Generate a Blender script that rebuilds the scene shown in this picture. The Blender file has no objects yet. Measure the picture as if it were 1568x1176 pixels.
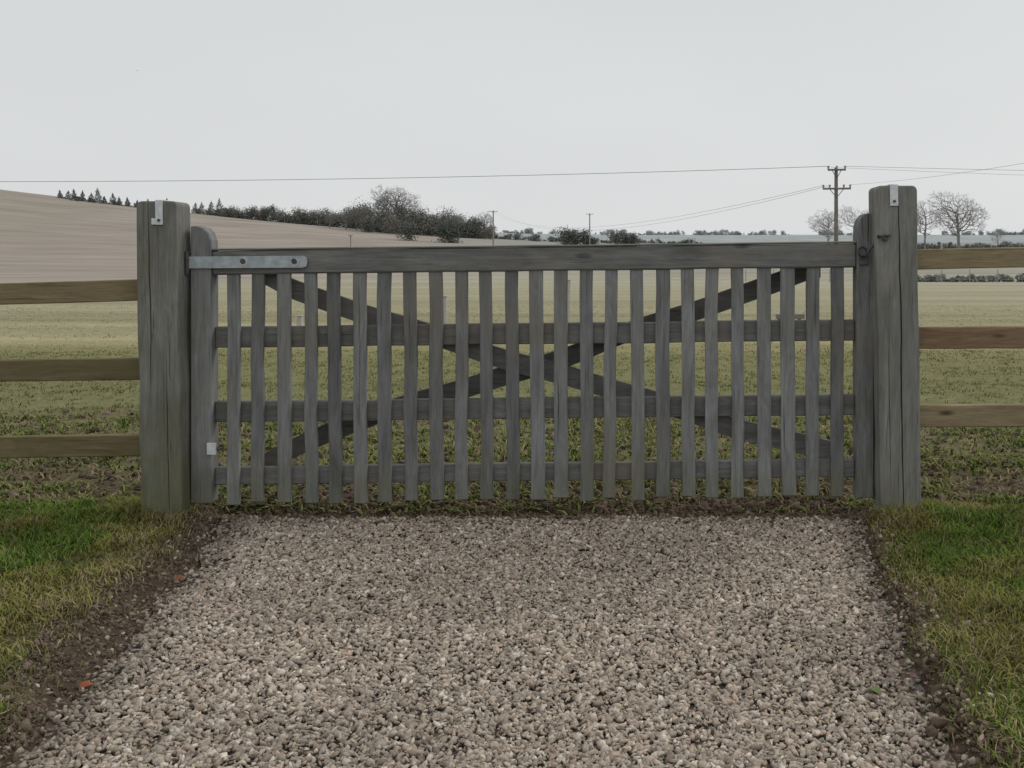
import bpy, bmesh, math, random
import numpy as np
from mathutils import Vector, Matrix
rng = np.random.default_rng(7); random.seed(7)
scene = bpy.context.scene
scene.view_settings.view_transform='Standard'; scene.view_settings.look='None'; scene.view_settings.exposure=0
COL = scene.collection
CAMZ = 1.157

# ---------------------------------------------------------------- noise helpers
_T = rng.random((256,256))
def vn(x,y):
    x=np.asarray(x,float); y=np.asarray(y,float)
    xi=np.floor(x).astype(int); yi=np.floor(y).astype(int)
    fx=x-xi; fy=y-yi; fx=fx*fx*(3-2*fx); fy=fy*fy*(3-2*fy)
    a=_T[xi%256,yi%256]; b=_T[(xi+1)%256,yi%256]; c=_T[xi%256,(yi+1)%256]; d=_T[(xi+1)%256,(yi+1)%256]
    return (a*(1-fx)+b*fx)*(1-fy)+(c*(1-fx)+d*fx)*fy
def fbm(x,y,o=4):
    s=0;a=.5;t=0
    for i in range(o):
        s=s+a*vn(x*2**i+17.3*i,y*2**i+5.1*i); t+=a; a*=.5
    return s/t
def ss(t):
    t=np.clip(t,0,1); return t*t*(3-2*t)

# ---------------------------------------------------------------- layout functions
PY=[-9,2.33,2.53,2.945,3.427,3.75,4.2,4.51,4.7]
def xl(Y): return np.interp(Y,PY,[-1.40,-1.40,-1.41,-1.44,-1.54,-1.57,-1.67,-1.77,-1.83])+0.06*(vn(np.asarray(Y)*7,3.3)-.5)+.03*(vn(np.asarray(Y)*23,5.3)-.5)
def xr(Y): return np.interp(Y,[-9,2.28,2.53,2.945,3.53,4.4,4.7],[.71,.767,.780,.83,.895,1.04,1.08])+0.05*(vn(np.asarray(Y)*6,9.3)-.5)+.03*(vn(np.asarray(Y)*23,15.3)-.5)
def gl(Y): return np.interp(Y,PY,[-1.52,-1.52,-1.56,-1.70,-1.76,-1.80,-1.87,-1.93,-1.98])+0.10*(vn(np.asarray(Y)*9,21.3)-.5)
def gr(Y): return np.interp(Y,[-9,2.28,2.53,2.945,3.53,4.4,4.7],[.83,.87,.875,.92,.98,1.12,1.17])+0.09*(vn(np.asarray(Y)*8,31.3)-.5)
BY=[-5000,4.8,8,50,100,150,250,400,500,800,1500,2200,6000]
BZ=[0,0,-.05,-.7,-1.25,-.8,2.5,7,8,8,36,32,20]
def hill(X,Y):
    H=23.5*(np.clip(-X,0,None)/277.)**1.5
    H=np.minimum(H,60)
    return H*ss((Y-110)/340.)*(1-.75*ss((Y-460)/450.))
def terrain_z(X,Y):
    X=np.asarray(X,float);Y=np.asarray(Y,float)
    zf=np.interp(Y,BY,BZ)+hill(X,Y)
    zf=zf+0.06*(fbm(X*2.3,Y*2.3,3)-.5)*np.clip(1-(Y-8)/20,0.1,1)
    zf=zf+ss((Y-60)/200)*1.2*(fbm(X*.012,Y*.012,3)-.5)
    L=ss((xl(Y)-X)/np.maximum(xl(Y)-gl(Y),.03)); R=ss((X-xr(Y))/np.maximum(gr(Y)-xr(Y),.03))
    k=np.maximum(L,R)
    zn=-.045+.07*k+.025*(fbm(X*3,Y*3,3)-.5)*k
    f=ss((Y-4.5)/.35)
    return zn*(1-f)+zf*f
def tz(x,y): return float(terrain_z(np.array([x]),np.array([y]))[0])

# ---------------------------------------------------------------- mesh helpers
def mesh_np(name,V,F,col=None,mat=None,smooth=False,extra=None,parent=None):
    V=np.asarray(V,np.float32);F=np.asarray(F,np.int32)
    me=bpy.data.meshes.new(name); k=F.shape[1]
    me.vertices.add(len(V)); me.vertices.foreach_set('co',V.ravel())
    me.loops.add(F.size); me.loops.foreach_set('vertex_index',F.ravel())
    me.polygons.add(len(F))
    me.polygons.foreach_set('loop_start',np.arange(0,F.size,k,dtype=np.int32))
    me.polygons.foreach_set('loop_total',np.full(len(F),k,np.int32))
    me.update(calc_edges=True)
    if smooth: me.polygons.foreach_set('use_smooth',np.ones(len(F),bool))
    if col is not None:
        a=me.color_attributes.new('Col','FLOAT_COLOR','POINT')
        c=np.ones((len(V),4),np.float32); c[:,:3]=col; a.data.foreach_set('color',c.ravel())
    if extra is not None:
        a=me.attributes.new('G','FLOAT','POINT'); a.data.foreach_set('value',np.asarray(extra,np.float32))
    ob=bpy.data.objects.new(name,me); COL.objects.link(ob)
    if mat: me.materials.append(mat)
    if parent: ob.parent=parent
    return ob
def empty(name,loc=(0,0,0)):
    e=bpy.data.objects.new(name,None); e.empty_display_size=.2; COL.objects.link(e); return e
def bm_obj(name,bm,mat,parent=None,smooth=False):
    me=bpy.data.meshes.new(name); bmesh.ops.recalc_face_normals(bm,faces=bm.faces); bm.to_mesh(me); bm.free()
    if smooth:
        for p in me.polygons:p.use_smooth=True
    me.materials.append(mat); ob=bpy.data.objects.new(name,me); COL.objects.link(ob)
    if parent: ob.parent=parent
    return ob
def box(name,x0,x1,y0,y1,z0,z1,mat,parent=None,bev=.003,xf=None,seg=1,cuts=0,axis=2,wob=0):
    bm=bmesh.new(); bmesh.ops.create_cube(bm,size=1)
    for v in bm.verts:
        v.co=Vector(((x0+x1)/2+v.co.x*(x1-x0),(y0+y1)/2+v.co.y*(y1-y0),(z0+z1)/2+v.co.z*(z1-z0)))
    if bev>0: bmesh.ops.bevel(bm,geom=bm.edges[:],offset=bev,segments=seg,profile=.5,affect='EDGES')
    if cuts:
        lo=[x0,y0,z0][axis]; hi=[x1,y1,z1][axis]
        for i in range(1,cuts+1):
            co=[0,0,0]; co[axis]=lo+(hi-lo)*i/(cuts+1); no=[0,0,0]; no[axis]=1
            bmesh.ops.bisect_plane(bm,geom=bm.verts[:]+bm.edges[:]+bm.faces[:],plane_co=co,plane_no=no)
        ph=random.random()*50
        for v in bm.verts:
            t=v.co[axis]*4
            d1=(float(vn(t+ph,1.7))-.5)*wob; d2=(float(vn(t+ph,8.7))-.5)*wob
            if axis==2: v.co.x+=d1; v.co.y+=d2*.4
            else: v.co.z+=d1; v.co.y+=d2*.4
    if xf:
        for v in bm.verts: v.co=Vector(xf(v.co))
    return bm_obj(name,bm,mat,parent)
def prism(name,pts,y0,y1,mat,parent=None,xf=None,bev=.003):
    bm=bmesh.new(); a=[bm.verts.new((p[0],y0,p[1])) for p in pts]; b=[bm.verts.new((p[0],y1,p[1])) for p in pts]
    n=len(pts); bm.faces.new(a); bm.faces.new(b[::-1])
    for i in range(n): bm.faces.new((a[i],b[i],b[(i+1)%n],a[(i+1)%n]))
    bmesh.ops.recalc_face_normals(bm,faces=bm.faces)
    if bev: bmesh.ops.bevel(bm,geom=[e for e in bm.edges if e.calc_face_angle(0)>.6],offset=bev,segments=1,affect='EDGES')
    if xf:
        for v in bm.verts: v.co=Vector(xf(v.co))
    return bm_obj(name,bm,mat,parent)
def tubes(segs,sides=4):
    S=np.array([list(s[0])+list(s[1])+[s[2],s[3]] for s in segs],float)
    p0=S[:,:3];p1=S[:,3:6];r0=S[:,6];r1=S[:,7]
    d=p1-p0; d/=np.maximum(np.linalg.norm(d,axis=1,keepdims=True),1e-9)
    up=np.where(np.abs(d[:,2:3])<.9,np.array([[0,0,1.]]),np.array([[1.,0,0]]))
    u=np.cross(d,up);u/=np.linalg.norm(u,axis=1,keepdims=True); w=np.cross(d,u)
    n=len(S);V=np.zeros((n,2*sides,3))
    for i in range(sides):
        a=2*math.pi*i/sides; o=u*math.cos(a)+w*math.sin(a)
        V[:,i]=p0+o*r0[:,None]; V[:,sides+i]=p1+o*r1[:,None]
    F=np.array([[i,(i+1)%sides,sides+(i+1)%sides,sides+i] for i in range(sides)])
    F=(F[None]+(np.arange(n)*2*sides)[:,None,None]).reshape(-1,4)
    return V.reshape(-1,3),F
def cyl(name,p0,p1,r0,r1,mat,parent=None,sides=12):
    bm=bmesh.new(); p0=Vector(p0);p1=Vector(p1);d=(p1-p0)
    bmesh.ops.create_cone(bm,cap_ends=True,segments=sides,radius1=r0,radius2=r1,depth=d.length)
    q=d.to_track_quat('Z','Y').to_matrix().to_4x4(); bmesh.ops.transform(bm,matrix=Matrix.Translation((p0+p1)/2)@q,verts=bm.verts)
    return bm_obj(name,bm,mat,parent)

# ---------------------------------------------------------------- materials
class NT:
    def __init__(s,name):
        s.m=bpy.data.materials.new(name); s.m.use_nodes=True; s.t=s.m.node_tree; s.t.nodes.clear()
        s.out=s.n('ShaderNodeOutputMaterial'); s.b=s.n('ShaderNodeBsdfPrincipled'); s.l(s.b.outputs[0],s.out.inputs[0])
        s.b.inputs['Specular IOR Level'].default_value=.25; s.b.inputs['Roughness'].default_value=.85
    def diffuse(s):
        d=s.n('ShaderNodeBsdfDiffuse'); s.b=d; s.l(d.outputs[0],s.out.inputs[0])
    def n(s,t,**k):
        x=s.t.nodes.new(t)
        for a,b in k.items(): setattr(x,a,b)
        return x
    def l(s,a,b): s.t.links.new(a,b)
    def noise(s,vec,scale=5,detail=4,rough=.6,sc=None,dist=0):
        if sc:
            mp=s.n('ShaderNodeMapping'); mp.inputs['Scale'].default_value=sc; s.l(vec,mp.inputs[0]); vec=mp.outputs[0]
        x=s.n('ShaderNodeTexNoise'); x.inputs['Scale'].default_value=scale; x.inputs['Detail'].default_value=detail; x.inputs['Roughness'].default_value=rough; x.inputs['Distortion'].default_value=dist
        s.l(vec,x.inputs['Vector']); return x.outputs['Fac']
    def ramp(s,f,stops):
        r=s.n('ShaderNodeValToRGB'); e=r.color_ramp.elements
        while len(e)<len(stops): e.new(.5)
        for i,(p,c) in enumerate(stops):
            e[i].position=p; e[i].color=(*c,1) if not isinstance(c,(int,float)) else (c,c,c,1)
        s.l(f,r.inputs[0]); return r.outputs[0]
    def mix(s,f,a,b,mode='MIX'):
        m=s.n('ShaderNodeMix',data_type='RGBA',blend_type=mode)
        for v,i in ((f,0),(a,6),(b,7)):
            if hasattr(v,'links'): s.l(v,m.inputs[i])
            elif isinstance(v,(int,float)): m.inputs[i].default_value=v if i==0 else (v,v,v,1)
            else: m.inputs[i].default_value=(*v,1)
        return m.outputs[2]
    def math(s,op,a,b=0,c=None):
        m=s.n('ShaderNodeMath',operation=op)
        for v,i in ((a,0),(b,1),(c,2)):
            if v is None: continue
            if hasattr(v,'links'): s.l(v,m.inputs[i])
            else: m.inputs[i].default_value=v
        return m.outputs[0]
    def bump(s,h,st=.3,d=.01):
        b=s.n('ShaderNodeBump'); b.inputs['Strength'].default_value=st; b.inputs['Distance'].default_value=d
        s.l(h,b.inputs['Height']); s.l(b.outputs[0],s.b.inputs['Normal'])
    def pos(s): return s.n('ShaderNodeNewGeometry').outputs['Position']
    def col(s,c):
        i=s.b.inputs['Base Color'] if 'Base Color' in s.b.inputs else s.b.inputs['Color']
        if hasattr(c,'links'): s.l(c,i)
        else: i.default_value=(*c,1)

def wood(name,axis,dark,light,moss=.0,mosscol=(.12,.13,.035),mossz=.35,crack=None,knots=0,tint=None):
    n=NT(name); n.diffuse(); p=n.pos()
    g=n.noise(p,1,6,.78,{'z':(60,60,4.0),'x':(4.0,60,60)}[axis],.7)
    g2=n.noise(p,1,4,.7,{'z':(8,8,1.8),'x':(1.8,8,8)}[axis],1.0)
    c=n.ramp(g,[(.25,dark),(.5,tuple((a+b)/2 for a,b in zip(dark,light))),(.75,light)])
    c=n.mix(.9,c,n.ramp(g2,[(.28,(.62,.60,.57)),(.72,(1.24,1.26,1.28))]),'MULTIPLY')
    g3=n.noise(p,1,3,.55,{'z':(110,110,1.8),'x':(1.8,110,110)}[axis],.8)
    c=n.mix(.85,c,n.ramp(g3,[(.28,.2),(.37,1.0)]),'MULTIPLY')
    oi=n.n('ShaderNodeObjectInfo'); rv=n.math('MULTIPLY_ADD',oi.outputs['Random'],.46,.77)
    cmb=n.n('ShaderNodeCombineColor'); [n.l(rv,cmb.inputs[i]) for i in range(3)]
    c=n.mix(1.0,c,cmb.outputs[0],'MULTIPLY')
    sep=n.n('ShaderNodeSeparateXYZ'); n.l(p,sep.inputs[0])
    blot=n.noise(p,2.6,4,.7)
    if tint:
        f=n.ramp(blot,[(.5,0.),(.66,1.)]); c=n.mix(n.math('MULTIPLY',f,.55),c,tint)
    if moss:
        mr=n.n('ShaderNodeMapRange'); mr.inputs[1].default_value=mossz; mr.inputs[2].default_value=-.02; n.l(sep.outputs[2],mr.inputs[0])
        mm=n.math('MULTIPLY',mr.outputs[0],n.ramp(blot,[(.3,0.25),(.6,1.)]))
        c=n.mix(n.math('MULTIPLY',mm,moss),c,mosscol)
    if knots:
        mp=n.n('ShaderNodeMapping'); mp.inputs['Scale'].default_value={'z':(9,9,3),'x':(3.2,0.01,10)}[axis]; n.l(p,mp.inputs[0])
        vo=n.n('ShaderNodeTexVoronoi'); vo.inputs['Scale'].default_value=1; n.l(mp.outputs[0],vo.inputs['Vector'])
        kf=n.ramp(vo.outputs['Distance'],[(.08,.25),(.16,1.0)]); c=n.mix(knots,c,kf,'MULTIPLY')
    if crack:
        for cx,w,za,zb in crack:
            wob=n.noise(p,1,3,.5,(.01,.01,1.6)); d=n.math('ABSOLUTE',n.math('ADD',n.math('SUBTRACT',n.math('ADD',sep.outputs[0],n.math('MULTIPLY',sep.outputs[2],.0152)),cx),n.math('MULTIPLY_ADD',wob,.03,-.015)))
            zm=n.math('MULTIPLY',n.math('SUBTRACT',sep.outputs[2],za),n.math('SUBTRACT',zb,sep.outputs[2]))
            w2=n.math('MAXIMUM',n.math('MULTIPLY',n.math('MULTIPLY',zm,4/((zb-za)**2)),w),.00005)
            cf=n.ramp(n.math('DIVIDE',d,w2),[(.35,0.12),(1.0,1.0)]); c=n.mix(1.0,c,cf,'MULTIPLY')
    n.col(c); n.bump(g,.6,.006); return n.m

m_post_l=wood('weathered_post_wood_a','z',(.112,.113,.103),(.245,.243,.222),moss=.75,mossz=.40,crack=[(-2.045,.0035,.5,1.5),(-1.975,.0025,-.2,.8)],tint=(.155,.15,.095))
m_post_r=wood('weathered_post_wood_b','z',(.165,.165,.156),(.325,.322,.305),moss=.7,mossz=.24,crack=[(1.238,.005,-.4,1.9),(1.185,.0025,.1,.9)],tint=(.225,.205,.16))
m_gate_v=wood('weathered_gate_wood_v','z',(.130,.135,.138),(.300,.306,.305),moss=.45,mossz=.32,tint=(.21,.188,.155))
m_gate_h=wood('weathered_gate_wood_h','x',(.135,.138,.136),(.30,.302,.292),knots=.6,tint=(.24,.21,.175))
m_gate_b=wood('weathered_gate_wood_back','x',(.115,.116,.114),(.24,.24,.232),tint=(.19,.165,.135))
m_rail_l=wood('mossy_fence_wood','x',(.135,.104,.062),(.29,.23,.142),knots=.85,moss=.3,mossz=.9,tint=(.15,.145,.075))
m_rail_r=wood('treated_fence_wood','x',(.22,.17,.10),(.41,.33,.215),knots=.85,tint=(.26,.235,.14))
m_rail_r2=wood('treated_fence_wood_red','x',(.21,.135,.09),(.36,.25,.165),knots=.8)
m_fpost=wood('fence_post_wood','z',(.14,.11,.065),(.28,.23,.14),moss=.6)

def simple(name,a,b,scale=8,rough=.8,metal=0,bump=0):
    n=NT(name); f=n.noise(n.pos(),scale,4,.65); n.col(n.ramp(f,[(.3,a),(.7,b)])); n.b.inputs['Roughness'].default_value=rough; n.b.inputs['Metallic'].default_value=metal
    if bump: n.bump(f,bump,.003)
    return n.m
m_galv=simple('galvanised_steel',(.30,.34,.37),(.50,.54,.57),28,.6,.05,.1)
m_galv_b=simple('galvanised_steel_bright',(.55,.58,.61),(.78,.81,.84),28,.5,.05,.1)
m_iron=simple('dull_iron',(.06,.06,.06),(.16,.15,.14),40,.6,.6,.2)
m_pole=simple('creosote_pole',(.14,.135,.13),(.21,.20,.19),1,.9)
m_ins=simple('porcelain',(.25,.24,.23),(.4,.4,.4),6,.3)
m_wire=simple('wire_grey',(.20,.21,.22),(.28,.29,.30),1,.7)

def attr_mat(name,noise_mul=None):
    n=NT(name); n.diffuse(); a=n.n('ShaderNodeAttribute',attribute_name='Col'); c=a.outputs['Color']
    if noise_mul: c=n.mix(1.0,c,n.ramp(n.noise(n.pos(),noise_mul,2,.6),[(.3,.72),(.7,1.25)]),'MULTIPLY')
    n.col(c); return n.m
m_stone=attr_mat('crushed_stone',noise_mul=160)
m_clod=attr_mat('soil_crumbs',noise_mul=110)
m_blade=attr_mat('grass_blades')
m_leafy=attr_mat('distant_foliage')  # foliage colours greyed and lightened to stand in for aerial haze
m_bark=attr_mat('hazy_bark')  # tree colours carry painted haze, paler grey on the hazier trees

# ---------------------------------------------------------------- terrain
def make_terrain():
    NX,NY=440,440
    tx=np.linspace(-math.asinh(2600/1.2),math.asinh(2600/1.2),NX); xs=-.4+1.2*np.sinh(tx)
    ty=np.linspace(-math.asinh(40/1.6),math.asinh(4200/1.6),NY); ys=3.2+1.6*np.sinh(ty)
    X,Y=np.meshgrid(xs,ys); X=X.ravel();Y=Y.ravel(); Z=terrain_z(X,Y)
    V=np.stack([X,Y,Z],1)
    i=np.arange(NX-1)[None]+(np.arange(NY-1)*NX)[:,None]; i=i.ravel()
    F=np.stack([i,i+1,i+1+NX,i+NX],1)
    ky=np.log10(np.clip(Y+ (fbm(X*.6,Y*.6,3)-.5)*np.clip(Y*.12,.5,6),1,None))
    stops=[4.6,5.4,6.3,9.0,13,15.2,16.4,18.5,35,60,100,150]
    cols=np.array([(.085,.064,.046),(.115,.094,.062),(.165,.148,.088),(.20,.19,.105),(.24,.222,.122),(.305,.27,.155),(.40,.35,.225),(.33,.30,.195),
                   (.35,.32,.225),(.375,.345,.255),(.375,.35,.275),(.33,.32,.265)])
    c=np.stack([np.interp(ky,np.log10(stops),cols[:,k]) for k in range(3)],1)
    mp=ss((fbm(X*.55+90,Y*.9,4)-.52)/.12)*ss((Y-4.6)/.6)*(1-ss((Y-9)/5)); c=c*(1-.45*mp[:,None])+np.array([.135,.105,.07])*.45*mp[:,None]
    hb=np.array([.325,.285,.25]); h2=np.array([.295,.268,.225])
    f=ss((-X-12)/35.)*ss((Y-75)/45.)
    st=ss((fbm(X*.02+Y*.01,Y*.006,3)-.3)/.4)[:,None]
    c=c*(1-f[:,None])+(hb*(st)+h2*(1-st))*1.0*f[:,None]
    tl=ss((np.abs(((X*.35+Y*.94)%36)-18)-16.6)/1.2)*f; c=c*(1-.06*tl[:,None])
    f=ss((Y-230)/120.)*ss((X+70)/50.); c=c*(1-f[:,None])+np.array([.29,.305,.275])*f[:,None]
    f=ss((Y-700)/500.); c=c*(1-f[:,None])+np.array([.35,.375,.38])*f[:,None]  # distance haze painted in: far ground blends to a pale grey
    out=np.maximum(ss((gl(Y)-X)/.05+.5),ss((X-gr(Y))/.05+.5))*(1-ss((Y-4.55)/.3))
    c=c*(1-out[:,None])+np.array([.082,.080,.036])*out[:,None]
    G=np.clip(ss((Y-4.6)/1.5)*(1-ss((Y-60)/60.)),0,1)*.75+out*.4
    streak=fbm(X*.05,Y*.9,3); c=c*(1+ (streak[:,None]-.5)*.4*ss((Y[:,None]-8)/8))
    n=NT('field_soil_and_grass'); n.diffuse(); a=n.n('ShaderNodeAttribute',attribute_name='Col'); g=n.n('ShaderNodeAttribute',attribute_name='G'); p=n.pos()
    cc=a.outputs['Color']; f1=n.noise(p,11,6,.8)
    cc=n.mix(1.,cc,n.ramp(f1,[(.3,.62),(.7,1.32)]),'MULTIPLY')
    cc=n.mix(.8,cc,n.ramp(n.noise(p,1,4,.65,(.03,.22,.03)),[(.32,.84),(.68,1.14)]),'MULTIPLY')
    sp=n.ramp(n.noise(p,26,3,.8,(1,.7,1)),[(.5,0.),(.6,1.)])
    pt=n.ramp(n.noise(p,1,3,.6,(.5,1.4,1)),[(.30,.45),(.65,1.)])
    fac=n.math('MULTIPLY',n.math('MULTIPLY',g.outputs['Fac'],sp),pt)
    cc=n.mix(fac,cc,(.165,.195,.07))
    n.col(cc); n.bump(f1,.8,.03)
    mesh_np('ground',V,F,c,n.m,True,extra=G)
make_terrain()

# ---------------------------------------------------------------- gravel
def ico():
    bm=bmesh.new(); bmesh.ops.create_icosphere(bm,subdivisions=1,radius=1); bm.verts.ensure_lookup_table()
    V=np.array([v.co[:] for v in bm.verts]);F=np.array([[v.index for v in f.verts] for f in bm.faces]); bm.free(); return V,F
IV,IF=ico()
def rotm(n,tilt=1.0):
    a=rng.random(n)*2*math.pi; b=(rng.random(n)-.5)*2*tilt; c=(rng.random(n)-.5)*2*tilt
    ca,sa,cb,sb,cc,sc=np.cos(a),np.sin(a),np.cos(b),np.sin(b),np.cos(c),np.sin(c); z=np.zeros(n);o=np.ones(n)
    Rz=np.stack([ca,-sa,z,sa,ca,z,z,z,o],1).reshape(n,3,3); Rx=np.stack([o,z,z,z,cb,-sb,z,sb,cb],1).reshape(n,3,3); Ry=np.stack([cc,z,sc,z,o,z,-sc,z,cc],1).reshape(n,3,3)
    return Rz@Rx@Ry
def stones(name,P,size,pal,mat,jit=.28,flat=(1,.72,.5),tilt=.7,vcol=None,block=False):
    n=len(P); B=IV
    if block:
        B=np.sign(IV)*np.abs(IV)**.55; B=B/np.abs(B).max()
    V=B[None]*(1+(rng.random((n,12,1))-.5)*2*jit)
    V=V+(rng.random((n,12,3))-.5)*jit*.9
    S=size[:,None]*np.array(flat)*(1+(rng.random((n,3))-.5)*.8); V=V*S[:,None,:]
    V=np.einsum('nij,nkj->nki',rotm(n,tilt),V)+P[:,None,:]
    F=(IF[None]+(np.arange(n)*12)[:,None,None]).reshape(-1,3)
    pal=np.array(pal); c=pal[rng.integers(0,len(pal),n)]*(.8+.4*rng.random((n,1)))
    if vcol is not None: c=c*vcol
    return mesh_np(name,V.reshape(-1,3),F,np.repeat(c,12,0),mat)
def gz_(X,Y): return -.016+.030*(fbm(X*1.6,Y*1.6,3)-.5)
WARM=np.array([1.07,1.0,.90])
def gravel():
    ys=np.linspace(-8,4.56,260); us=np.linspace(0,1,70); V=[];
    for y in ys:
        a=float(xl(y))-.03; b=float(xr(y))+.03
        V.append(np.stack([a+(b-a)*us,np.full(70,y),np.zeros(70)],1))
    V=np.concatenate(V); V[:,2]=gz_(V[:,0],V[:,1])-.006
    i=(np.arange(69)[None]+(np.arange(259)*70)[:,None]).ravel(); F=np.stack([i,i+1,i+71,i+70],1)
    n=NT('gravel_bed'); n.diffuse(); p=n.pos(); vo=n.n('ShaderNodeTexVoronoi'); vo.inputs['Scale'].default_value=70; n.l(p,vo.inputs['Vector'])
    c=n.mix(.5,n.ramp(n.noise(p,60,3,.7),[(.3,(.11,.09,.07)),(.7,(.26,.22,.175))]),vo.outputs['Color'],'MULTIPLY'); n.col(c)
    root=mesh_np('gravel_driveway',V,F,None,n.m,True)
    N=76000; Y=1.5+rng.random(N)*3.06; u=rng.random(N); a=xl(Y);b=xr(Y)
    X=a+(b-a)*(u*1.02-.01)
    k=Y<4.45+.10*(vn(X*5,2.2)); X=X[k];Y=Y[k]
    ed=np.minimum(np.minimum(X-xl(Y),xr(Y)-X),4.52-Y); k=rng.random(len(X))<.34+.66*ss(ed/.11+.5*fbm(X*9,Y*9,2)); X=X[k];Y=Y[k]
    s=.0048+.0074*rng.random(len(X))**1.9
    Z=gz_(X,Y)+(.1+.9*rng.random(len(X)))*.009
    dirt=fbm(X*1.1+3,Y*2.0+8,4); ed=np.minimum(np.minimum(X-xl(Y),xr(Y)-X),4.52-Y)
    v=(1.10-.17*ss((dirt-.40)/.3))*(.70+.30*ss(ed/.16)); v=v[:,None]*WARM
    pal=[(.33,.30,.275),(.375,.345,.315),(.285,.255,.23),(.225,.20,.182),(.35,.295,.26),(.44,.415,.39),(.31,.275,.24),(.35,.325,.305),(.305,.29,.28),(.38,.335,.295),(.25,.225,.205),(.50,.48,.455),(.35,.31,.275)]
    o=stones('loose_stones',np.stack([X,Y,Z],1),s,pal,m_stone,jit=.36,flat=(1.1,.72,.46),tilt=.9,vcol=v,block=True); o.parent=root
    N=1100; Y=1.6+rng.random(N)*2.95; sd=rng.random(N)<.6; off=rng.exponential(.05,N)
    X=np.where(sd,xl(Y)-off,xr(Y)+off); Z=terrain_z(X,Y)+.003
    o=stones('stray_stones',np.stack([X,Y,Z],1),.005+.006*rng.random(N),pal,m_stone,block=True,vcol=WARM[None]*.85); o.parent=root
gravel()
def crumbs():
    N=26000; Y=1.4+rng.random(N)*3.2; sd=rng.random(N)<.62; u=rng.random(N)*1.25-.10
    X=np.where(sd,xl(Y)+(gl(Y)-xl(Y))*u,xr(Y)+(gr(Y)-xr(Y))*u)
    P1=np.stack([X,Y,terrain_z(X,Y)+.0005],1); s1=.0022+.0075*rng.random(N)**4; s1=s1+.010*(rng.random(N)<.006)
    N=9000; X=-2.4+3.9*rng.random(N); Y=4.44+.36*rng.random(N); P2=np.stack([X,Y,np.maximum(terrain_z(X,Y),gz_(X,Y)*(Y<4.56)-.05*(Y>=4.56))+.002],1); s2=.003+.010*rng.random(N)**2.5
    N=11000; Y=4.7+3.2*rng.random(N)**1.8; X=(-.72*Y-.5)+(1.27*Y+1)*rng.random(N); P3=np.stack([X,Y,terrain_z(X,Y)+.002],1); s3=.004+.022*rng.random(N)**4
    pal=[(.115,.085,.062),(.14,.108,.08),(.09,.068,.05),(.165,.13,.098),(.125,.097,.073)]
    stones('soil_crumbs',np.concatenate([P1,P2,P3]),np.concatenate([s1,s2,s3]),pal,m_clod,jit=.5,flat=(1,.85,.6),tilt=1.2,block=True)
    stones('soil_lump',np.array([[.79,2.50,.0],[.765,2.47,-.01],[.81,2.46,.0]]),np.array([.026,.018,.014]),pal[:1],m_clod,jit=.45,flat=(1,.85,.7))
crumbs()

# ---------------------------------------------------------------- blades
def blades(name,P,h,w,lean,c0,mat=m_blade,root_dark=.5,parent=None):
    n=len(P); a=rng.random(n)*2*math.pi; d=np.stack([np.cos(a),np.sin(a),np.zeros(n)],1)
    s=np.stack([-np.sin(a+.4*rng.standard_normal(n)),np.cos(a),np.zeros(n)],1)*w[:,None]*.5
    up=np.array([0,0,1.])*h[:,None]; l=d*(lean*h)[:,None]
    V=np.stack([P-s,P+s,P+up*.55+l*.35+s*.85,P+up*.55+l*.35-s*.85,P+up*(1-.25*np.clip(lean,0,1.5))[:,None]+l],1)
    F=np.array([[0,1,2],[0,2,3],[3,2,4]]); F=(F[None]+(np.arange(n)*5)[:,None,None]).reshape(-1,3)
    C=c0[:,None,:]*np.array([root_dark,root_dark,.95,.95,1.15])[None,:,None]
    return mesh_np(name,V.reshape(-1,3),F,C.reshape(-1,3),mat,parent=parent)
def lawn(name,side,N):
    Y=1.3+3.45*rng.random(N)
    if side<0: X=gl(Y)-3.0*rng.random(N)**1.35+.055*rng.standard_normal(N)
    else: X=gr(Y)+2.4*rng.random(N)**1.3+.055*rng.standard_normal(N)
    pat=fbm(X*2.6+40,Y*2.6,3); dens=fbm(X*5,Y*5+9,4)
    edge=np.where(side<0,gl(Y)-X,X-gr(Y))
    keep=(dens+rng.random(N)*.42>.60-.16*ss(edge/.3))&~((X>-2.12)&(X<-1.92)&(Y>4.39)&(Y<4.56))&~((X>1.12)&(X<1.34)&(Y>4.39)&(Y<4.56)); X=X[keep];Y=Y[keep];pat=pat[keep]; edge=edge[keep]; n=len(X)
    g1=np.array([.080,.145,.027]);g2=np.array([.145,.225,.043]);yl=np.array([.265,.235,.07]);dead=np.array([.33,.265,.155])
    r=rng.random((n,1)); c=g1*(1-r)+g2*r
    py=ss((pat-.45)/.14)[:,None]*.85+ .40*(edge<.15)[:,None]; py=np.clip(py,0,1)
    c=c*(1-py*.75)+yl*py*.75
    dd=(rng.random(n)<(.10+.28*ss((pat-.5)/.15)+.25*(edge<.12)))[:,None]; c=np.where(dd,dead*(.6+.5*rng.random((n,1))),c)
    c*=(.7+.5*rng.random((n,1)))*(.6+.8*fbm(X*5,Y*5+33,2))[:,None]
    h=(.012+.028*rng.random(n))*(.5+1.2*fbm(X*4,Y*4+70,2)); lean=.3+1.1*rng.random(n)
    near=np.maximum(np.exp(-((X+2.02)**2+(Y-4.40)**2)/.03),np.exp(-((X-1.22)**2+(Y-4.40)**2)/.03)); h*=1+1.8*near
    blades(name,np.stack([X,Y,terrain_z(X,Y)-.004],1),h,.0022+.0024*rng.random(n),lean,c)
lawn('lawn_grass',-1,125000); lawn('lawn_grass',1,95000)
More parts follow.
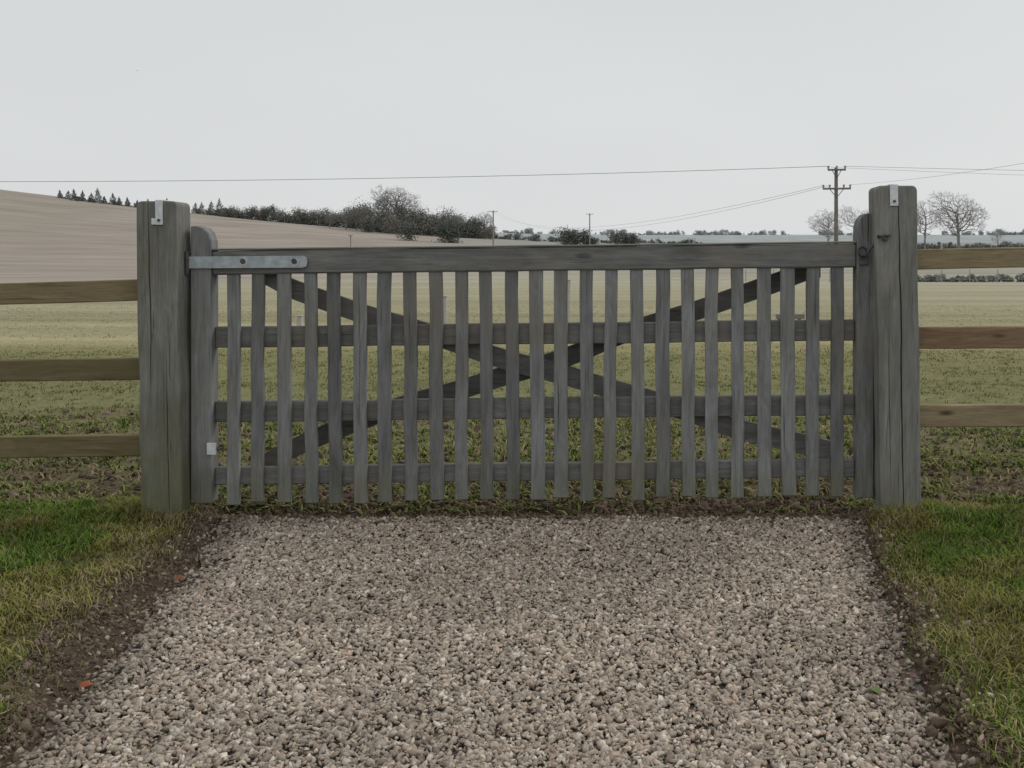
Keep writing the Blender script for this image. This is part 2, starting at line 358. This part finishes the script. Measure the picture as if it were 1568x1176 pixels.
def field_plants():
    def tuft(Y,X,nb,hmin,hmax,wmin,wmax,cg,ln=.9,spread=.02):
        n=len(X); X=np.repeat(X,nb)+spread*rng.standard_normal(n*nb); Y=np.repeat(Y,nb)+spread*rng.standard_normal(n*nb)
        cb=np.repeat(cg,nb,0)*(.7+.6*rng.random((n*nb,1)))
        return np.stack([X,Y,terrain_z(X,Y)-.003],1),hmin+(hmax-hmin)*rng.random(n*nb),wmin+(wmax-wmin)*rng.random(n*nb),(.3+ln*rng.random(n*nb)),cb
    A=[]
    N=9500;Y=4.66+2.9*rng.random(N)**1.3;X=(-.72*Y-.4)+(1.25*Y+.8)*rng.random(N)
    k=(fbm(X*2.0,Y*2.4,3)+.3*rng.random(N))>.62; X=X[k];Y=Y[k]
    pal=np.array([(.14,.18,.05),(.18,.215,.07),(.11,.135,.045),(.24,.22,.10),(.30,.235,.14)]); cg=pal[rng.choice(5,len(X),p=[.3,.28,.15,.17,.10])]
    A.append(tuft(Y,X,6,.012,.055,.004,.014,cg,1.6,.018))
    N=19000;Y=5.6+8.4*rng.random(N);X=(-.70*Y-.4)+(1.2*Y+.8)*rng.random(N)
    k=(fbm(X*.8,Y*2.2,3)+.6*rng.random(N))>.70; X=X[k];Y=Y[k]
    pal=np.array([(.165,.205,.068),(.20,.23,.088),(.25,.24,.115)]); cg=pal[rng.integers(0,3,len(X))]
    A.append(tuft(Y,X,4,.015,.042,.004,.009,cg,1.0,.02))
    N=22000;Y=13+22*rng.random(N);X=(-.68*Y-.4)+(1.15*Y+.8)*rng.random(N)
    k=(fbm(X*.5,Y*1.5,3)+.3*rng.random(N))>.68; X=X[k];Y=Y[k]; cg=np.array([[.26,.255,.14]])*np.ones((len(X),1))
    A.append(tuft(Y,X,3,.012,.035,.006,.012,cg,1.0,.03))
    P,h,w,l,c=[np.concatenate(z) for z in zip(*A)]
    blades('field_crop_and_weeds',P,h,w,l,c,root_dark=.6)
    N=3600;Y=4.62+1.9*rng.random(N)**1.3;X=(-.72*Y-.4)+(1.25*Y+.8)*rng.random(N)
    c=np.array([[.36,.29,.19]])*(.5+.7*rng.random((N,1)))
    blades('dead_stems',np.stack([X,Y,terrain_z(X,Y)+.004],1),.01+.03*rng.random(N),.002+.002*rng.random(N),1+4*rng.random(N),c,root_dark=.8)
field_plants()

# ---------------------------------------------------------------- gate posts
def gate_post(x0,x1,ztop,mat,base=0):
    root=empty('gate_post')
    lean=-.022/1.45
    xf=lambda c:(c[0]+lean*(c[2]),c[1],c[2])
    bm=bmesh.new(); bmesh.ops.create_cube(bm,size=1)
    for v in bm.verts: v.co=Vector(((x0+x1)/2+v.co.x*(x1-x0),4.475+v.co.y*.15,(ztop-.3)/2+v.co.z*(ztop+.3)))
    ed=[e for e in bm.edges if all(v.co.z>1 for v in e.verts) and abs(e.verts[0].co.x-e.verts[1].co.x)<.01]
    bmesh.ops.bevel(bm,geom=ed,offset=.022,segments=4,profile=.5,affect='EDGES')
    ed=[e for e in bm.edges if e.calc_face_angle(0)>.9]
    bmesh.ops.bevel(bm,geom=ed,offset=.006,segments=2,profile=.5,affect='EDGES')
    for i in range(1,28):
        bmesh.ops.bisect_plane(bm,geom=bm.verts[:]+bm.edges[:]+bm.faces[:],plane_co=(0,0,i*.048),plane_no=(0,0,1))
    for v in bm.verts:
        v.co.x+=.010*(float(vn(v.co.z*5+x0,v.co.y*9))-.5); v.co=Vector(xf(v.co))
    bm_obj('shaft',bm,mat,root)
    return root,xf
pl,xf=gate_post(-2.100,-1.922,1.406,m_post_l)
def plate(root,xf,xa,xb,zt,zl):
    box('plate_front',xa,xb,4.393,4.3985,zl,zt+.004,m_galv_b,root,.001,xf)
    box('plate_top',xa,xb,4.3995,4.50,zt+.0015,zt+.006,m_galv_b,root,.001,xf)
    cyl('screw',xf((( xa+xb)/2,4.388,zl+.02)),xf(((xa+xb)/2,4.3925,zl+.02)),.006,.006,m_iron,root)
plate(pl,xf,-2.012,-1.980,1.406,1.302)
box('plate_foot',-2.03,-2.0125,4.3935,4.3985,1.3025,1.33,m_galv_b,pl,.001,xf)
pr,xf2=gate_post(1.140,1.320,1.474,m_post_r)
plate(pr,xf2,1.200,1.236,1.474,1.385)

# ---------------------------------------------------------------- gate
gate=empty('wooden_gate')
def gx(u): return (u-950)/342.
def gzv(v): return CAMZ+(395-v)/342.
SL=.0118
def til(z,x): return z+SL*(x+1.918)
xfg=lambda c:(c[0],c[1],til(c[2],c[0]))
Lx,Rx=-1.918,1.131
pts=[(Lx,.06),(Lx+.092,.06),(Lx+.092,1.205),(Lx+.090,1.235),(Lx+.078,1.268),(Lx+.058,1.290),(Lx+.030,1.300),(Lx,1.300)]
prism('hanging_stile',pts,4.487,4.570,m_gate_v,gate,xfg,.004)
pts=[(Rx,.05),(Rx-.076,.05),(Rx-.076,1.225),(Rx-.074,1.262),(Rx-.064,1.295),(Rx-.046,1.316),(Rx-.022,1.322),(Rx,1.318)]
prism('closing_stile',pts,4.487,4.570,m_gate_v,gate,xfg,.004)
box('top_rail',Lx+.0925,Rx-.0765,4.492,4.566,1.080,1.187,m_gate_h,gate,.008,xfg,1,30,0,.004)
box('top_cap',Lx+.093,Rx-.077,4.4895,4.569,1.1875,1.197,m_gate_h,gate,.004,xfg,1,30,0,.004)
for i,(a,b) in enumerate(((.750,.845),(.415,.508),(.135,.215))):
    box('rail_%d'%(i+1),Lx+.0925,Rx-.0765,4.5265,4.556,a,b,m_gate_b,gate,.004,xfg,1,24,0,.006)
for i in range(25):
    cx=gx(357)+i*(gx(1285)-gx(357))/24+random.uniform(-.005,.005); w=random.uniform(.055,.064); ln=random.uniform(-.009,.009)
    zb=.055+random.uniform(-.008,.008)
    xfp=lambda c,cx=cx,ln=ln:(c[0]+ln*(1.1-c[2]),c[1],til(c[2],c[0]))
    box('pale_%02d'%(i+1),cx-w/2,cx+w/2,4.502,4.525,zb,1.09,m_gate_v,gate,.0035,xfp,1,9,2,.010)
def brace(name,uv,y0,y1,hw):
    P=[(gx(u),gzv(v)) for u,v in uv]
    t=np.linspace(0,len(P)-1,60); xs=np.interp(t,range(len(P)),[p[0] for p in P]); zs=np.interp(t,range(len(P)),[p[1] for p in P])
    k=np.ones(7)/7; xs2=np.convolve(np.pad(xs,3,'edge'),k,'valid'); zs2=np.convolve(np.pad(zs,3,'edge'),k,'valid'); zs2=zs2+.003*np.sin(t*3)
    up=[(a,b+hw) for a,b in zip(xs2,zs2)]; dn=[(a,b-hw) for a,b in zip(xs2,zs2)]
    bm=bmesh.new(); n=len(up)
    R=[[bm.verts.new((p[0],y,p[1])) for p in q] for q,y in ((up,y0),(dn,y0),(dn,y1),(up,y1))]
    for j in range(4):
        for i in range(n-1): bm.faces.new((R[j][i],R[j][i+1],R[(j+1)%4][i+1],R[(j+1)%4][i]))
    bm.faces.new([R[j][0] for j in range(4)]); bm.faces.new([R[j][-1] for j in range(4)])
    bm_obj(name,bm,m_gate_b,gate)
brace('brace_falling',[(372,412),(410,425),(440,444),(520,473),(600,495),(680,523),(780,555),(880,583),(960,603),(1050,633),(1130,660),(1220,682),(1312,702)],4.5585,4.583,.046)
brace('brace_rising',[(1270,408),(1225,420),(1190,434),(1110,465),(1010,493),(930,524),(850,556),(760,583),(680,605),(600,630),(520,655),(450,688),(370,727)],4.586,4.610,.046)
sx0,sx1=gx(292),gx(473)
pts=[(sx0,gzv(411)),(sx1-.02,gzv(410)),(sx1-.004,gzv(408)),(sx1,gzv(401)),(sx1-.004,gzv(394)),(sx1-.02,gzv(392)),(sx0,gzv(393))]
prism('strap_hinge',pts,4.4775,4.4835,m_galv,gate,None,.001)
for u in (376,454):
    cyl('hinge_bolt',(gx(u),4.468,gzv(400)),(gx(u),4.477,gzv(400)),.013,.010,m_iron,gate)
    cyl('hinge_bolt_washer',(gx(u),4.4755,gzv(401)),(gx(u),4.4773,gzv(401)),.018,.018,m_galv_b,gate)
cyl('hinge_pin',(-1.930,4.478,gzv(420)),(-1.930,4.478,gzv(385)),.010,.010,m_iron,gate)
box('hinge_bracket_low',gx(320),gx(334),4.476,4.486,gzv(695),gzv(677),m_galv_b,gate,.002)
cyl('hinge_eye_low',(gx(336),4.478,gzv(686)),(gx(345),4.478,gzv(684)),.008,.008,m_iron,gate)
def ring(name,c,R,r,mat,parent,sy=1):
    segs=[];N=16
    for i in range(N):
        a=2*math.pi*i/N;b=2*math.pi*(i+1)/N
        f=lambda t:(c[0]+R*math.cos(t),c[1]+(.3*R*math.cos(t)),c[2]+sy*R*math.sin(t))
        segs.append((f(a),f(b),r,r))
    V,F=tubes(segs,6); return mesh_np(name,V,F,None,mat,True,parent=parent)
LX=1.135
V,F=tubes([((LX-.05,4.466,1.163),(LX-.025,4.458,1.20),.006,.006),((LX-.025,4.458,1.20),(LX+.0,4.45,1.235),.006,.006),((LX+.0,4.45,1.235),(LX-.008,4.392,1.252),.006,.006),((LX-.008,4.392,1.252),(LX+.045,4.388,1.256),.006,.005)],6)
mesh_np('latch_hook',V,F,None,m_iron,True,parent=gate)
ring('latch_ring',(LX-.058,4.476,1.185),.020,.004,m_iron,gate); ring('latch_ring_top',(LX+.020,4.388,1.245),.012,.004,m_iron,gate)
box('latch_staple',LX-.07,LX-.03,4.4795,4.486,1.125,1.165,m_iron,gate,.002)

# ---------------------------------------------------------------- fences
fl=empty('post_and_rail_fence')
for i,(a,b,m,s) in enumerate(((.967,1.063,m_rail_l,-.010),(.616,.713,m_rail_l,-.006),(.272,.368,m_rail_l,-.004))):
    f=lambda c,s=s:(c[0],c[1],c[2]+s*(-2.1-c[0])*3)
    box('rail_%d'%(i+1),-9,-2.075,4.475,4.512,a,b,m,fl,.004,f,1,40,0,.006)
for k in range(4):
    xx=-3.9-1.8*k; box('fence_post_%d'%(k+1),xx-.05,xx+.05,4.515,4.59,-.3,1.15-.01*k,m_fpost,fl,.004)
fr=empty('post_and_rail_fence')
for i,(a,b,m,s) in enumerate(((1.104,1.195,m_rail_r,.009),(.753,.850,m_rail_r2,.001),(.402,.501,m_rail_r,.003))):
    f=lambda c,s=s:(c[0],c[1],c[2]+s*(c[0]-1.3)*2.2)
    box('rail_%d'%(i+1),1.30,8.5,4.475,4.512,a,b,m,fr,.004,f,1,40,0,.006)
for k in range(4):
    xx=3.1+1.8*k; box('fence_post_%d'%(k+1),xx-.05,xx+.05,4.515,4.59,-.3,1.3,m_fpost,fr,.004)

# ---------------------------------------------------------------- distant trees
def tree(name,H,W,seed,col,NA=900,clear=.16,fork=.30,rtip=.022,lobes=7):
    r=np.random.default_rng(seed)
    zc=H*(clear+1)/2; hz_=H*(1-clear)/2
    A=[]
    lc=[(0,0,zc,.72)]+[((r.random()-.5)*W*.62,(r.random()-.5)*W*.62,zc+(r.random()-.45)*hz_*1.0,.34+.2*r.random()) for _ in range(lobes)]
    while len(A)<NA:
        c=lc[r.integers(0,len(lc))]; v=r.standard_normal(3); v/=np.linalg.norm(v); v*=(.35+.65*r.random()**.5)
        p=np.array([c[0]+v[0]*W/2*c[3],c[1]+v[1]*W/2*c[3],c[2]+v[2]*hz_*c[3]*1.1])
        if p[2]>H*clear and p[2]<H: A.append(p)
    A=np.array(A)
    nodes=[np.array([0,0,-.6])]; par=[-1]; pl=[0.]
    bendx=(r.random()-.5)*W*.06
    K=8
    for i in range(1,K+1):
        t=i/K; nodes.append(np.array([bendx*t,0,H*.62*t])+r.standard_normal(3)*H*.006*(i>1)); par.append(i-1); pl.append(H*.5*t)
    base=np.array([0,0,H*fork*.8])
    A=A[np.argsort(np.linalg.norm((A-base)*np.array([1,1,.9]),axis=1))]
    NN=np.zeros((NA*3+20,3)); PL=np.full(NA*3+20,1e9)
    for i in range(len(nodes)): NN[i]=nodes[i]; PL[i]=pl[i]
    PL[0]=1e9
    for i in range(1,K+1):
        if NN[i,2]<H*fork*.6: PL[i]=1e9
    parr=list(par); n=len(nodes)
    for a in A:
        d=np.linalg.norm(NN[:n]-a,axis=1); cost=d+.30*PL[:n]+np.where(NN[:n,2]>a[2]+.02*H,d*.8,0)
        j=int(np.argmin(cost)); p=NN[j]; L=d[j]; m=max(1,min(3,int(L/(H*.05))+1)); prev=j
        if n+m>=len(NN): break
        for q in range(1,m+1):
            t=q/m; x=p+(a-p)*t
            if q<m: x=x+r.standard_normal(3)*L*.06+np.array([0,0,-.10*L*math.sin(math.pi*t)])
            NN[n]=x; PL[n]=PL[prev]+np.linalg.norm(x-NN[prev]) if PL[prev]<1e8 else L; parr.append(prev); prev=n; n+=1
    cnt=np.ones(n)
    for i in range(n-1,0,-1): cnt[parr[i]]+=cnt[i]
    rad=rtip*cnt**.42
    segs=[]
    for i in range(1,n):
        pr_=parr[i]; segs.append((NN[pr_],NN[i],min(rad[pr_],rad[i]*1.35),rad[i]))
        if cnt[i]<=3:
            d=NN[i]-NN[pr_]; L=np.linalg.norm(d)+1e-6
            for _ in range(5):
                v=d/L+r.standard_normal(3)*.8; v/=np.linalg.norm(v); segs.append((NN[i],NN[i]+v*H*.045*(.5+r.random()),rtip*.8,rtip*.35))
    V,F=tubes(segs,3)
    return mesh_np(name,V,F,np.array(col)[None]*(.85+.3*np.repeat(rng.random((len(V)//6,1)),6,0)),m_bark)
def place_tree(b,D,topz,W,seed,col,NA=700,**k):
    x=b*D; z=tz(x,D); o=tree('bare_tree',topz-z,W,seed,col,NA,**k); o.location=(x,D,z); return o
def hz(dy,D): return CAMZ+dy*D/1540.
bd=lambda u:(u-950)/1540.
place_tree(bd(607),395,hz(115,395),20,3,(.19,.185,.17),1500,clear=.2,fork=.3,rtip=.025,lobes=9)
place_tree(bd(1268),300,hz(76,300),12,5,(.33,.325,.315),750,rtip=.018)
place_tree(bd(1312),310,hz(84,310),11,6,(.34,.335,.325),750,rtip=.018)
place_tree(bd(1350),330,hz(76,330),11,16,(.35,.34,.33),500,rtip=.018)
place_tree(bd(1416),300,hz(94,300),9.5,8,(.30,.295,.285),750,rtip=.018)
place_tree(bd(1468),290,hz(101,290),15,9,(.24,.235,.22),1300,clear=.12,rtip=.021,lobes=9)
place_tree(bd(1528),330,hz(48,330),5,10,(.33,.32,.31),250,rtip=.016)
place_tree(bd(742),385,hz(74,385),7,11,(.2,.195,.18),350,rtip=.024)
for s,(u,dy,w) in enumerate(((935,46,5),(560,86,12),(578,90,11),(640,80,11),(668,72,10),(700,70,10),(530,82,10),(725,66,8),(505,78,8),(545,80,9),(655,74,9),(685,68,9))):
    place_tree(bd(u),390+s,hz(dy,390),w,40+s,(.23,.225,.205),380,clear=.04,rtip=.026,lobes=4)

def foliage(name,blobs,mat=m_leafy,small=1.):
    Vs=[];Cs=[]
    for (x,y,z0,h,w,col,kind) in blobs:
        n=int(460+110*h) if kind!='con' else int(260+60*h)
        if kind=='con':
            t=rng.random(n)**.85; a=rng.random(n)*6.28; rr=w*(1-t**1.5)**.9*(.35+.65*rng.random(n))*(1+.25*np.sin(t*17+x)); px=rr*np.cos(a)+.1*h*t*math.sin(x);py=rr*np.sin(a);pz=t*h*(.9+.2*rng.random(n))
            s=.13+.18*(1-t)
        else:
            k=rng.integers(5,10); cx=rng.normal(0,w*.5,k);cy=rng.normal(0,w*.4,k);cz=h*(.22+.55*rng.random(k)); cr=h*(.14+.17*rng.random(k))
            j=rng.integers(0,k,n); v=rng.standard_normal((n,3)); v/=np.linalg.norm(v,axis=1,keepdims=True); v*=(rng.random((n,1))**.5)*(1+.25*rng.standard_normal((n,1)))
            px=cx[j]+v[:,0]*cr[j]*1.3;py=cy[j]+v[:,1]*cr[j];pz=cz[j]+v[:,2]*cr[j]
            lo=rng.random(n)<.38; pz=np.where(lo,pz*rng.random(n),pz); s=.12+.16*rng.random(n)
        P=np.stack([x+px,y+py,z0+np.maximum(pz,-.2)],1)
        d1=rng.standard_normal((n,3));d1/=np.linalg.norm(d1,axis=1,keepdims=True);d2=np.cross(d1,rng.standard_normal((n,3)));d2/=np.linalg.norm(d2,axis=1,keepdims=True)
        s=np.asarray(s)[:,None]*small*(1+.03*h)
        Vs.append(np.stack([P-d1*s,P+d1*s,P+d2*s*1.3],1).reshape(-1,3))
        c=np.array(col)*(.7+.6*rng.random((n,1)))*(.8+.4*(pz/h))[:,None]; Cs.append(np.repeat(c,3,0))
    V=np.concatenate(Vs);F=np.arange(len(V)).reshape(-1,3); return mesh_np(name,V,F,np.concatenate(Cs),mat)
B=[]
for u,hp in ((92,14),(102,12),(115,17),(127,15),(137,13),(152,21),(161,11),(173,19),(185,14),(197,13),(211,13),(226,15),(243,12),(256,17),(275,15),(298,20),(310,16),(322,22),(336,31),(349,16)):
    D=450+rng.uniform(-6,6); x=bd(u+rng.uniform(-2,2))*D; h=hp*.292*rng.uniform(.8,1.1)+.8; B.append((x,D,tz(x,D)-.8,h,max(1.6,h*rng.uniform(.32,.48)),(.17,.185,.17),'con'))
    if rng.random()<.6: B.append((x+rng.uniform(-3,3),D+3,tz(x,D)-.5,h*.55,2.0,(.17,.185,.17),'b'))
foliage('conifer_row',B)
B=[]
u=344
while u<612:
    D=440-(u-344)*.12; x=bd(u)*D; top=np.interp(u,[344,400,440,500,560,610],[18,26,26,30,42,42])*(.62+.55*rng.random()); h=top*.285
    B.append((x,D,tz(x,D)-.6,h,3.0,(.165,.178,.158) if rng.random()<.6 else (.22,.21,.185),'b')); u+=rng.uniform(4.5,8)
u=560
while u<755:
    D=388; x=bd(u)*D; h=np.interp(u,[560,610,680,735,755],[30,42,44,44,20])*(.55+.55*rng.random())*.257
    B.append((x,D+rng.uniform(-8,8),tz(x,D)-.6,h,3.0,(.165,.178,.158) if rng.random()<.55 else (.23,.22,.195),'b')); u+=rng.uniform(4,7)
while u<1080:
    D=390; x=bd(u)*D; h=(6+8*rng.random())*.257*np.interp(u,[752,850,1000,1080],[1.6,1.1,.8,.3])
    B.append((x,D+rng.uniform(-8,8),tz(x,D)-.5,max(h,.8),2.5,(.23,.245,.225),'b')); u+=rng.uniform(7,14)
for u,dy,w in ((868,48,1.8),(880,52,2.4),(893,48,2.2),(902,42,1.6),(945,42,2.),(958,40,2.2),(972,42,1.8),(1053,32,1.8),(620,62,3),(690,70,2.2),(680,66,2)):
    D=320; x=bd(u)*D; z=tz(x,D); B.append((x,D,z-.3,hz(dy,D)-z+.3,w,(.14,.15,.135),'b'))
u=1395
while u<1800:
    D=305; x=bd(u)*D; h=(1.4+1.6*rng.random()); B.append((x,D+rng.uniform(-5,5),tz(x,D)-.3,h,2.2,(.25,.265,.245),'b')); u+=rng.uniform(6,12)
foliage('distant_woodland',B)
B=[]
for i in range(130):
    D=1480; u=rng.uniform(560,1600); x=bd(u)*D; h=rng.uniform(4,11)
    B.append((x,D+rng.uniform(-20,20),tz(x,D)-1.5,h,rng.uniform(4,9),(.40,.42,.42),'b'))  # pale grey here is haze painted into the leaf colour
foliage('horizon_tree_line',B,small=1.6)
B=[]; x=29.
while x<75: B.append((x,100+rng.uniform(-.5,.5),tz(x,100)-.2,.75+.25*rng.random(),.8,(.28,.29,.27),'b')); x+=1.0  # hedge colour lightened as painted haze
foliage('field_hedge',B)
sf=empty('stock_fence'); segs=[]
for i in range(26):
    x=4+i*2.7; z=tz(x,97); segs.append(((x,97,z-.2),(x,97,z+1.25),.045,.045))
for h in (.3,.6,.9,1.15):
    for i in range(25):
        x=4+i*2.7; segs.append(((x,96.95,tz(x,97)+h),(x+2.7,96.95,tz(x+2.7,97)+h),.008,.008))
m_grey=simple('bleached_grey_post',(.28,.27,.25),(.36,.35,.33),3,.9)
V,F=tubes(segs,5); mesh_np('posts_and_wires',V,F,None,m_grey,parent=sf)

# ---------------------------------------------------------------- utility poles + wires
def pole(x,y,ztop,r,arms,rot=0,mat=m_pole):
    z=tz(x,y); root=empty('utility_pole')
    cyl('shaft',(x,y,z-.5),(x,y,ztop),r*1.25,r*.85,mat,root)
    c,s=math.cos(rot),math.sin(rot)
    for k,(za,hw) in enumerate(arms):
        a=(x-hw*c,y-r-.05-hw*s,za);b=(x+hw*c,y-r-.05+hw*s,za); cyl('crossarm_%d'%k,a,b,.06,.06,mat,root,8)
        for t in (-.92,0.,.92) if k==0 else (-.95,-.5,.5,.95):
            q=(x+t*hw*c,y-r-.05+t*hw*s,za); cyl('insulator',(q[0],q[1],za+.03),(q[0],q[1],za+.24),.05,.075,m_ins,root,8)
        cyl('stay_%d'%k,(x,y-r-.02,za-.55),(x+.5*hw*c,y-r-.04+.5*hw*s,za-.02),.022,.022,mat,root,6)
        cyl('stay_b%d'%k,(x,y-r-.02,za-.55),(x-.5*hw*c,y-r-.04-.5*hw*s,za-.02),.022,.022,mat,root,6)
    return root
m_pole2=simple('hazy_pole',(.20,.20,.19),(.26,.26,.25),1,.9)  # lighter pole colour for far poles, haze put into the albedo
pole(13.3,62,6.72,.125,[(6.58,.55),(5.42,.85)],-.15)
pole(-31.1,246,12.8,.16,[(12.5,1.0)],.3,m_pole2)
pole(bd(903)*300,300,14.5,.17,[(14.2,1.1)],.3,m_pole2)
pole(bd(537)*200,200,5.7,.11,[(5.6,.4)],.2,m_pole2)
def wire(p0,p1,sag,r):
    N=48; P=[]
    for i in range(N+1):
        t=i/N; P.append((p0[0]+(p1[0]-p0[0])*t,p0[1]+(p1[1]-p0[1])*t,p0[2]+(p1[2]-p0[2])*t-4*sag*t*(1-t)))
    V,F=tubes([(P[i],P[i+1],r,r) for i in range(N)],5); return mesh_np('overhead_wire',V,F,None,m_wire,True)
wire((12.9,61.8,6.80),(-89,62,6.75),.92,.016)
wire((13.7,61.8,6.80),(90,62,6.9),.55,.011)
wire((12.9,61.7,6.72),(95,66,6.9),.9,.008)
wire((14.1,61.8,5.66),(19.6,0,5.9),.9,.007)
wire((12.5,61.9,5.62),(-31.8,246,12.6),3.3,.011)
wire((12.9,61.9,5.62),(-30.4,246,12.6),3.7,.011)
pole(-89,62.2,6.7,.125,[(6.55,.55)]); pole(90,62.2,6.8,.125,[(6.7,.55)]); pole(19.6,-.4,6.0,.125,[(5.8,.5)])

# ---------------------------------------------------------------- small things in the field
tr=empty('wooden_hurdle'); X0,Y0=(1190-950)*19/1540,19.
box('bar',X0-.02,X0+.52,Y0,Y0+.05,tz(X0,Y0)+.22,tz(X0,Y0)+.31,m_pole,tr); box('leg_1',X0+.02,X0+.08,Y0+.052,Y0+.1,tz(X0,Y0)-.1,tz(X0,Y0)+.29,m_pole,tr); box('leg_2',X0+.4,X0+.46,Y0+.052,Y0+.1,tz(X0,Y0)-.1,tz(X0,Y0)+.29,m_pole,tr)
m_pale=simple('bleached_wood',(.36,.35,.31),(.48,.47,.42),12,.9)
for u,D,h,w in ((869,18,.95,.05),(458,17.6,.33,.045),(680,20,.62,.05)):
    e=empty('marker_post'); x=bd(u)*D; z=tz(x,D); box('stake',x-w,x+w,D,D+.07,z-.2,z+h,m_pale,e,.008,None,1,5,2,.01); box('stake_cap',x-w-.01,x+w+.01,D-.01,D+.08,z+h+.001,z+h+.02,m_pale,e,.004)

def leaf(x,y,col,s,rot):
    z=max(tz(x,y),float(gz_(x,y)))+.014; n=NT('leaf_'+str(round(x,2))); n.col(n.ramp(n.noise(n.pos(),60,3,.6),[(.3,tuple(c*.7 for c in col)),(.7,col)]))
    bm=bmesh.new(); mid=[bm.verts.new((t,0,.10*math.sin(t*3.1))) for t in (0,.3,.65,1)]
    up=[bm.verts.new((t,.34,.22+.05*t)) for t in (.3,.65)]; dn=[bm.verts.new((t,-.34,.18)) for t in (.3,.65)]
    for q in (up,dn):
        bm.faces.new((mid[0],mid[1],q[0])); bm.faces.new((mid[1],mid[2],q[1],q[0])); bm.faces.new((mid[2],mid[3],q[1]))
    st=[bm.verts.new((-.35,.01,.05)),bm.verts.new((-.35,-.01,.05))]; bm.faces.new((st[0],st[1],mid[0]))
    bmesh.ops.transform(bm,matrix=Matrix.Translation((x,y,z))@Matrix.Rotation(rot,4,'Z')@Matrix.Scale(s,4),verts=bm.verts)
    bm_obj('fallen_leaf',bm,n.m)
leaf(-1.46,2.71,(.30,.085,.04),.042,.8); leaf(-1.61,3.61,(.22,.08,.04),.045,.2); leaf(.695,2.69,(.14,.20,.07),.045,2.2)

def bird(x,y,z,s):
    bm=bmesh.new(); P=[(-1,.1,.35),(-.5,-.12,.25),(-.5,.2,.25),(0,-.3,0),(0,.5,0),(1,.1,.30),(.5,-.12,.22),(.5,.2,.22),(0,0,-.12),(0,.0,.1)]
    v=[bm.verts.new((a*s+x,b*s+y,c*s+z)) for a,b,c in P]
    for f in ((0,1,2),(1,3,4),(1,4,2),(5,7,6),(6,7,4),(6,4,3),(3,8,4),(3,4,9)): bm.faces.new([v[i] for i in f])
    bm_obj('bird',bm,m_pole)
bird(bd(209)*80,80,hz(287,80),.14); bird(bd(264)*95,95,hz(278,95),.10)

# ---------------------------------------------------------------- light + sky
w=bpy.data.worlds.new('World'); scene.world=w; w.use_nodes=True; t=w.node_tree; t.nodes.clear()
o=t.nodes.new('ShaderNodeOutputWorld'); bg=t.nodes.new('ShaderNodeBackground'); t.links.new(bg.outputs[0],o.inputs[0])
sky=t.nodes.new('ShaderNodeTexSky'); sky.sky_type='NISHITA'; sky.sun_disc=False; sky.sun_elevation=math.radians(38); sky.sun_rotation=math.radians(62); sky.dust_density=3
hs=t.nodes.new('ShaderNodeHueSaturation'); hs.inputs['Saturation'].default_value=.2; t.links.new(sky.outputs[0],hs.inputs['Color'])
tc=t.nodes.new('ShaderNodeTexCoord'); sp=t.nodes.new('ShaderNodeSeparateXYZ'); t.links.new(tc.outputs['Generated'],sp.inputs[0])
rp=t.nodes.new('ShaderNodeValToRGB'); e=rp.color_ramp.elements
for i,(p,c) in enumerate(((0,(7.4,7.5,7.55)),(.06,(7.2,7.35,7.4)),(.25,(6.8,6.97,6.99)),(.4,(7.3,7.5,7.5)),(1,(10,10,10)))):
    if i>1: e.new(p)
    e[i].position=p; e[i].color=(c[0]/10,c[1]/10,c[2]/10,1)
t.links.new(sp.outputs[2],rp.inputs[0])
nz=t.nodes.new('ShaderNodeTexNoise'); nz.inputs['Scale'].default_value=1.6; nz.inputs['Detail'].default_value=4
mp=t.nodes.new('ShaderNodeMapping'); mp.inputs['Scale'].default_value=(1,1,3); t.links.new(tc.outputs['Generated'],mp.inputs[0]); t.links.new(mp.outputs[0],nz.inputs['Vector'])
mr=t.nodes.new('ShaderNodeMapRange'); mr.inputs[1].default_value=.3; mr.inputs[2].default_value=.7; mr.inputs[3].default_value=9.65; mr.inputs[4].default_value=10.35; t.links.new(nz.outputs['Fac'],mr.inputs[0])
vm=t.nodes.new('ShaderNodeVectorMath'); vm.operation='SCALE'; t.links.new(rp.outputs[0],vm.inputs[0]); t.links.new(mr.outputs[0],vm.inputs['Scale'])
mx=t.nodes.new('ShaderNodeMix'); mx.data_type='RGBA'; mx.inputs[0].default_value=.93; t.links.new(hs.outputs[0],mx.inputs[6]); t.links.new(vm.outputs[0],mx.inputs[7])
t.links.new(mx.outputs[2],bg.inputs[0]); bg.inputs[1].default_value=.1
sd=bpy.data.lights.new('sun','SUN'); sd.energy=1.0; sd.angle=math.radians(20); sd.color=(1,.97,.93); so=bpy.data.objects.new('sun',sd); COL.objects.link(so)
el,az=math.radians(38),math.radians(62)
dv=Vector((math.sin(az)*math.cos(el),math.cos(az)*math.cos(el),math.sin(el))); so.rotation_euler=dv.to_track_quat('Z','Y').to_euler()

# ---------------------------------------------------------------- camera
cd=bpy.data.cameras.new('camera'); cam=bpy.data.objects.new('camera',cd); COL.objects.link(cam); scene.camera=cam
cam.location=(0,0,CAMZ); cam.rotation_euler=(math.radians(90),0,0); cd.sensor_width=36; cd.lens=36*1540/1568
cd.shift_x=-166/1568; cd.shift_y=-193/1568; cd.clip_end=9000; cd.clip_start=.05
